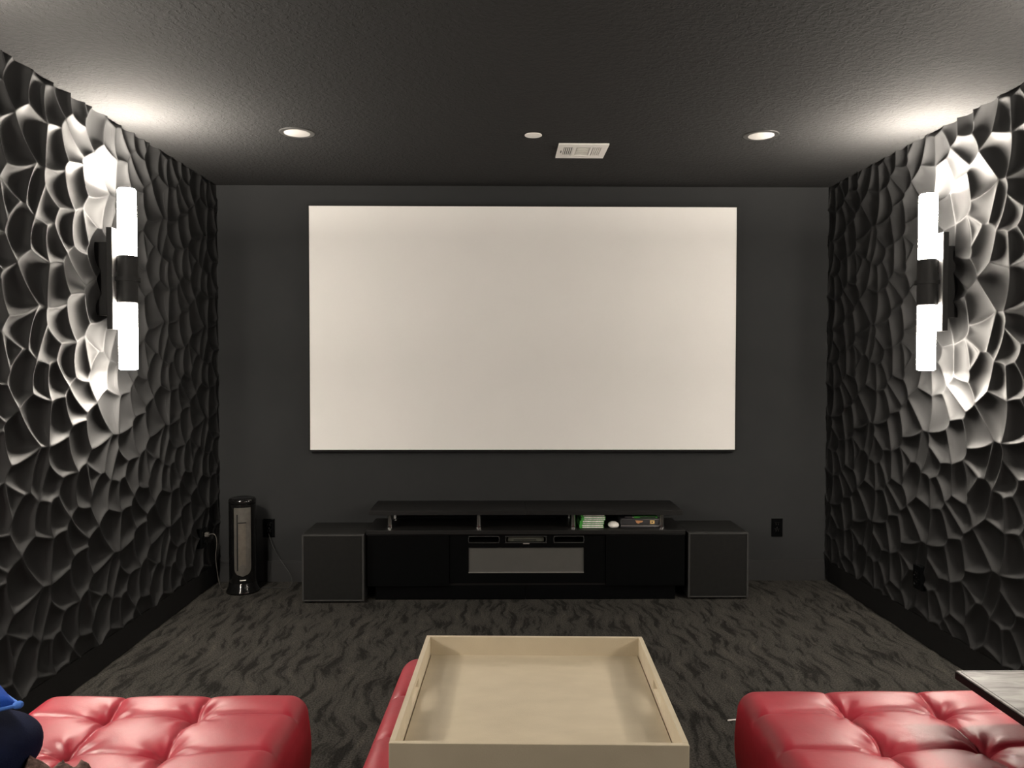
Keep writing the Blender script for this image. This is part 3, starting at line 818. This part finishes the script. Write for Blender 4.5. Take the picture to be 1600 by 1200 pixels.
# ------------------------------------------------------------------ side table reaching over the right ottoman
def side_table():
    x0, x1, y0, y1, zt = 1.136, 1.70, 1.36, 1.892, 0.58
    t = thing('side_table', 'side table with pale grey veined top and dark edge over right ottoman', 'table', (x1-0.04, (y0+y1)/2, 0))
    ox, oy = -(x1-0.04), -(y0+y1)/2
    mesh_obj('edge_frame', boxes([(x0+ox, x1+ox, y0+oy, y1+oy, zt-0.020, zt-0.002)], bevel=0.001), 'table_edge', t)
    top = mesh_obj('top', boxes([(x0+0.002+ox, x1-0.002+ox, y0+0.002+oy, y1-0.002+oy, zt-0.002, zt+0.0015)], bevel=0.0008), 'stone', t)
    for a in ((x0+0.009, x0+0.0105, y0+0.009, y1-0.009), (x0+0.009, x1-0.009, y1-0.0105, y1-0.009)):
        mesh_obj('inlay_line', boxes([(a[0]+ox, a[1]+ox, a[2]+oy, a[3]+oy, zt+0.0012, zt+0.0019)]), 'grille_edge', top)
    mesh_obj('post', boxes([(x1-0.07+ox, x1-0.03+ox, -0.19, -0.15, 0.02, zt-0.02), (x1-0.07+ox, x1-0.03+ox, 0.15, 0.19, 0.02, zt-0.02)]), 'table_edge', t)
    mesh_obj('base_frame', boxes([(x0+0.10+ox, x1-0.03+ox, -0.19, -0.15, 0, 0.02), (x0+0.10+ox, x1-0.03+ox, 0.15, 0.19, 0, 0.02), (x1-0.07+ox, x1-0.03+ox, -0.15, 0.15, 0, 0.02)]), 'table_edge', t)
side_table()

# ------------------------------------------------------------------ cushions and blanket at the left edge
def navy_cushion():
    cx, cy = -1.175, 1.60
    bm = bmesh.new(); bmesh.ops.create_uvsphere(bm, u_segments=48, v_segments=28, radius=1)
    for v in bm.verts:
        p = v.co.copy()
        def sg(a, e): return math.copysign(abs(a)**e, a)
        x, y, z = sg(p.x, 0.75)*0.185, sg(p.y, 0.75)*0.150, sg(p.z, 0.85)*0.070
        nn = mnoise.noise(Vector((x*9, y*9, z*9)))
        v.co = Vector((x, y, z))*(1+0.03*nn)
    o = mesh_obj('navy_cushion', bm, 'navy', None, (cx, cy, 0.524), smooth=True)
    tag(o, 'round dark navy plush cushion on the left ottoman beneath the blue pillow', 'cushion')
navy_cushion()

def blue_pillow():
    # corner of the square pillow points to the right
    cx, cy, cz = -1.285, 1.615, 0.628
    t = thing('blue_pillow', 'royal blue plush pillow with lighter piped edge on the navy cushion', 'pillow', (cx, cy, cz), math.radians(45))
    h = 0.19; n = 36
    g = np.linspace(-1, 1, n)
    U, V = np.meshgrid(g, g, indexing='ij')
    prof = np.clip((1-U**4)*(1-V**4), 0, 1)**0.55
    pinch = 1-0.07*(1-np.abs(V)**2)*np.abs(U)**6; pinch2 = 1-0.07*(1-np.abs(U)**2)*np.abs(V)**6
    X, Y = U*h*pinch, V*h*pinch2
    me = grid_mesh('cover', X, Y, 0.055*prof)
    bm = bmesh.new(); bm.from_mesh(me)
    lo = grid_mesh('cover_low', X, Y, -0.022*prof)
    bm2 = bmesh.new(); bm2.from_mesh(lo); bmesh.ops.reverse_faces(bm2, faces=bm2.faces); tmp = bpy.data.meshes.new('cover'); bm2.to_mesh(tmp); bm2.free()
    bm.from_mesh(tmp); bmesh.ops.remove_doubles(bm, verts=bm.verts, dist=1e-5)
    bmesh.ops.recalc_face_normals(bm, faces=bm.faces)
    for m_ in (me, lo, tmp): bpy.data.meshes.remove(m_)
    mesh_obj('cover', bm, 'blue', t, smooth=True)
    pts = []
    for k in range(n-1): pts.append((X[k, 0], Y[k, 0], 0))
    for k in range(n-1): pts.append((X[-1, k], Y[-1, k], 0))
    for k in range(n-1, 0, -1): pts.append((X[k, -1], Y[k, -1], 0))
    for k in range(n-1, -1, -1): pts.append((X[0, k], Y[0, k], 0))
    mesh_obj('piping', tube(pts, 0.0042, 8, 1), 'blue_trim', t, smooth=True)
    bm = bmesh.new(); bmesh.ops.create_uvsphere(bm, u_segments=16, v_segments=10, radius=0.009)
    o = mesh_obj('corner_knot', bm, 'blue_trim', t, (h*0.985, -h*0.985, 0), smooth=True)
    o.scale = (1.2, 1.2, 0.9)
blue_pillow()

def blanket():
    n = 90
    g = np.linspace(-1, 1, n)
    U, V = np.meshgrid(g, g, indexing='ij')
    rr = np.hypot(U, V)
    Z = np.zeros_like(U)
    for i in range(n):
        for j in range(n):
            u, v = U[i, j], V[i, j]
            a = mnoise.noise(Vector((u*2.2+3, v*2.2, 0.3)))
            rid = 1-abs(mnoise.noise(Vector((u*1.9+a, v*1.9+1.7, 2.1))))
            Z[i, j] = (0.036 + 0.030*rid*rid + 0.012*a)*(1-0.22*u)
    ed = np.clip((1-np.maximum(np.abs(U), np.abs(V)))/0.16, 0, 1)
    Z = Z*np.sqrt(ed)
    ang = np.arctan2(V, U)
    wob = 1+0.05*np.sin(3*ang+1)+0.04*np.sin(7*ang)
    me = grid_mesh('knit_blanket', U*0.085*wob, V*0.105*wob, Z)
    o = data_obj('knit_blanket', me, 'blanket', None, (-0.945, 1.535, 0.448), smooth=True)
    tag(o, 'crumpled brown knitted fleece blanket on the left ottoman beside the navy cushion', 'blanket')
blanket()
